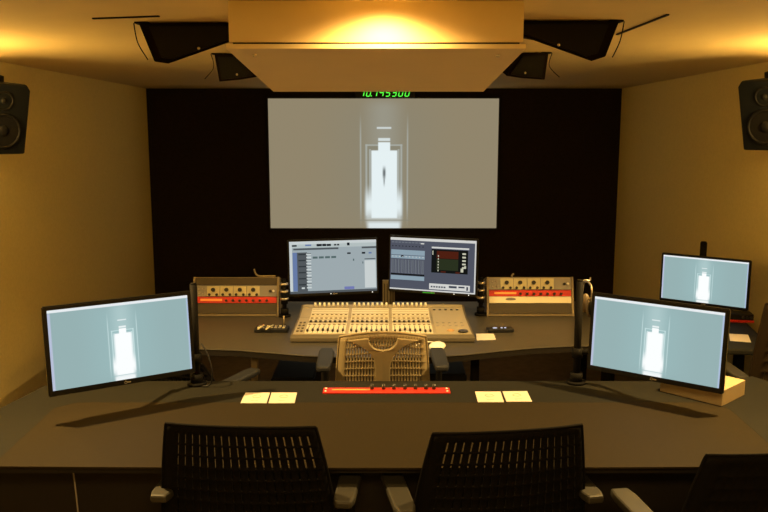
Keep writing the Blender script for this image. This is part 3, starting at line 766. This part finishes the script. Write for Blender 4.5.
def chair(label, loc, rz, m, pad, brace=False, arch=.012, padz=.682, pady=0, legrot=.3, padshift=0, w_top=.480, w_bot=.59, top=.924, ncol=18, nrow=9, frac=.20, border=.032, group=None, padx=.31):
    t = thing('office_chair', label, 'chair', loc, rz, group)
    # seat
    b = MB(); b.box((0, .02, .455), (.48, .46, .06), bev=.028); b.build('seat', M_seat, t)
    b = MB(); b.box((0, 0, .41), (.24, .24, .03), bev=.008); b.build('seat_mechanism', M_pole, t)
    b = MB(); b.cyl((0, 0, .10), (0, 0, .41), .028, n=16); b.cyl((0, 0, .07), (0, 0, .13), .045, n=16); b.build('gas_column', M_pole, t)
    for k in range(5):
        a = k * 2 * PI / 5 + legrot; c = Vector((math.cos(a), math.sin(a), 0))
        b = MB(); b.hull([c * .03 + Vector((-c.y * s * .022, c.x * s * .022, z)) for s, z in ((-1, .075), (1, .075), (1, .115), (-1, .115))],
                         [c * .30 + Vector((-c.y * s * .014, c.x * s * .014, z)) for s, z in ((-1, .060), (1, .060), (1, .080), (-1, .080))])
        l = b.build('leg', M_pole, t)
        b = MB(); e = c * .29
        for s in (-.014, .014): b.cyl((e.x - c.y * s - c.y * .008, e.y + c.x * s + c.x * .008, .028), (e.x - c.y * s + c.y * .008, e.y + c.x * s - c.x * .008, .028), .028, n=14)
        b.cyl((e.x, e.y, .04), (e.x, e.y, .066), .008, n=8); b.build('caster', M_dark, l)
    pos = backrest(t, m, w_top, w_bot, .50, top, ncol, nrow, frac, -.19, .09, border, arch=arch)
    b = MB(); b.tube([(0, -.02, .41), (0, -.16, .415), (0, -.235, .46), (0, -.245, .56)], .022, 10); b.build('back_support', m, t)
    if brace:
        b = MB(); N = 10
        L_, R_ = [], []
        def pp(x, v, o): q = pos(x / (w_bot + (w_top - w_bot) * v ** 1.6), v); return Vector((x, q[1] - o, q[2]))
        vs = [0, .15, .3, .45, .6, .70, .76, .80, .815, .83, .85, .875, .90, .925, .945]
        N = len(vs)
        hwid = [.034 + .001 * (v < .1) + (.13 * ((v - .6) / .345) ** 2.4 if v > .6 else 0) for v in vs]
        inn = [.066 * math.sqrt(max(0, 1 - ((.945 - v) / .145) ** 2)) if v > .80 else 0 for v in vs]
        for sgn in (-1, 1):
            rows = [[pp(sgn * max(inn[i], 0), v, .014), pp(sgn * hwid[i], v, .010)] for i, v in enumerate(vs)]
            vv = [[b.bm.verts.new(q) for q in r] for r in rows]
            for i in range(N - 1): b.bm.faces.new((vv[i][0], vv[i][1], vv[i + 1][1], vv[i + 1][0]))
        bmesh.ops.remove_doubles(b.bm, verts=b.bm.verts[:], dist=.0005)
        bmesh.ops.recalc_face_normals(b.bm, faces=b.bm.faces[:])
        b.build('back_brace', m, t, solid=.014, bevel=.003)
    for s in (-1, 1):
        b = MB(); b.tube([(s * .15, -.02, .42), (s * .27, -.03, .44), (s * padx + padshift, -.05, .52), (s * padx + padshift, -.07 + pady, padz - .027)], .016, 8); b.build('arm_support', M_pole, t)
        b = MB(); b.prism([(s * padx + padshift + x, y + pady) for x, y in ((-.026, -.235), (.026, -.235), (.035, -.20), (.038, .05), (.030, .10), (-.030, .10), (-.038, .05), (-.035, -.20))], padz - .027, padz)
        b.build('armrest', pad, t, bevel=.008)
    return t
chair('black slotted-back office chair at the left of the front desk', (-.438, 2.645, 0), R(-4), M_chair, M_pad, group='black chairs at the front desk', padx=.30, padshift=.025)
chair('black slotted-back office chair in the middle of the front desk', (.352, 2.61, 0), R(9), M_chair, M_pad, group='black chairs at the front desk', padx=.31, padshift=-.012)
chair('black slotted-back office chair at bottom right of the front desk, mostly out of frame', (1.13, 2.44, 0), R(8), M_chair, M_pad, group='black chairs at the front desk', padx=.305, padshift=-.04, frac=.05)
chair('tan slotted-back office chair with a Y-shaped brace facing the console', (-.010, 3.83, 0), R(1), M_tan, M_padd, True, w_top=.400, w_bot=.455, top=.905, ncol=26, nrow=10, frac=.50, border=.034, padx=.275, arch=.034, padz=.772, pady=-.03)
chair('dark office chair half hidden behind the left monitor, armrest showing', (-.935, 3.87, 0), R(-24), M_chair, M_padd, w_top=.42, top=.78, padx=.28)
chair('dark chair at the side desk on the right edge, mostly out of frame', (1.955, 3.93, 0), 0, M_browns, M_pad, legrot=.63, w_top=.30, w_bot=.35, top=1.04, padx=.23, ncol=12, frac=.06)

# ------------------------------------------------------------------ camera and view
cam = bpy.data.cameras.new('Camera'); cam.lens = 36 * F / 768; cam.sensor_width = 36
co = bpy.data.objects.new('Camera', cam); COL.objects.link(co); co.location = (0, 0, H); co.rotation_euler = (PI / 2 - TH, 0, 0)
sc = bpy.context.scene; sc.camera = co
sc.view_settings.view_transform = 'Standard'; sc.view_settings.look = 'None'; sc.view_settings.gamma = 1
sc.view_settings.use_curve_mapping = False; sc.view_settings.exposure = 0
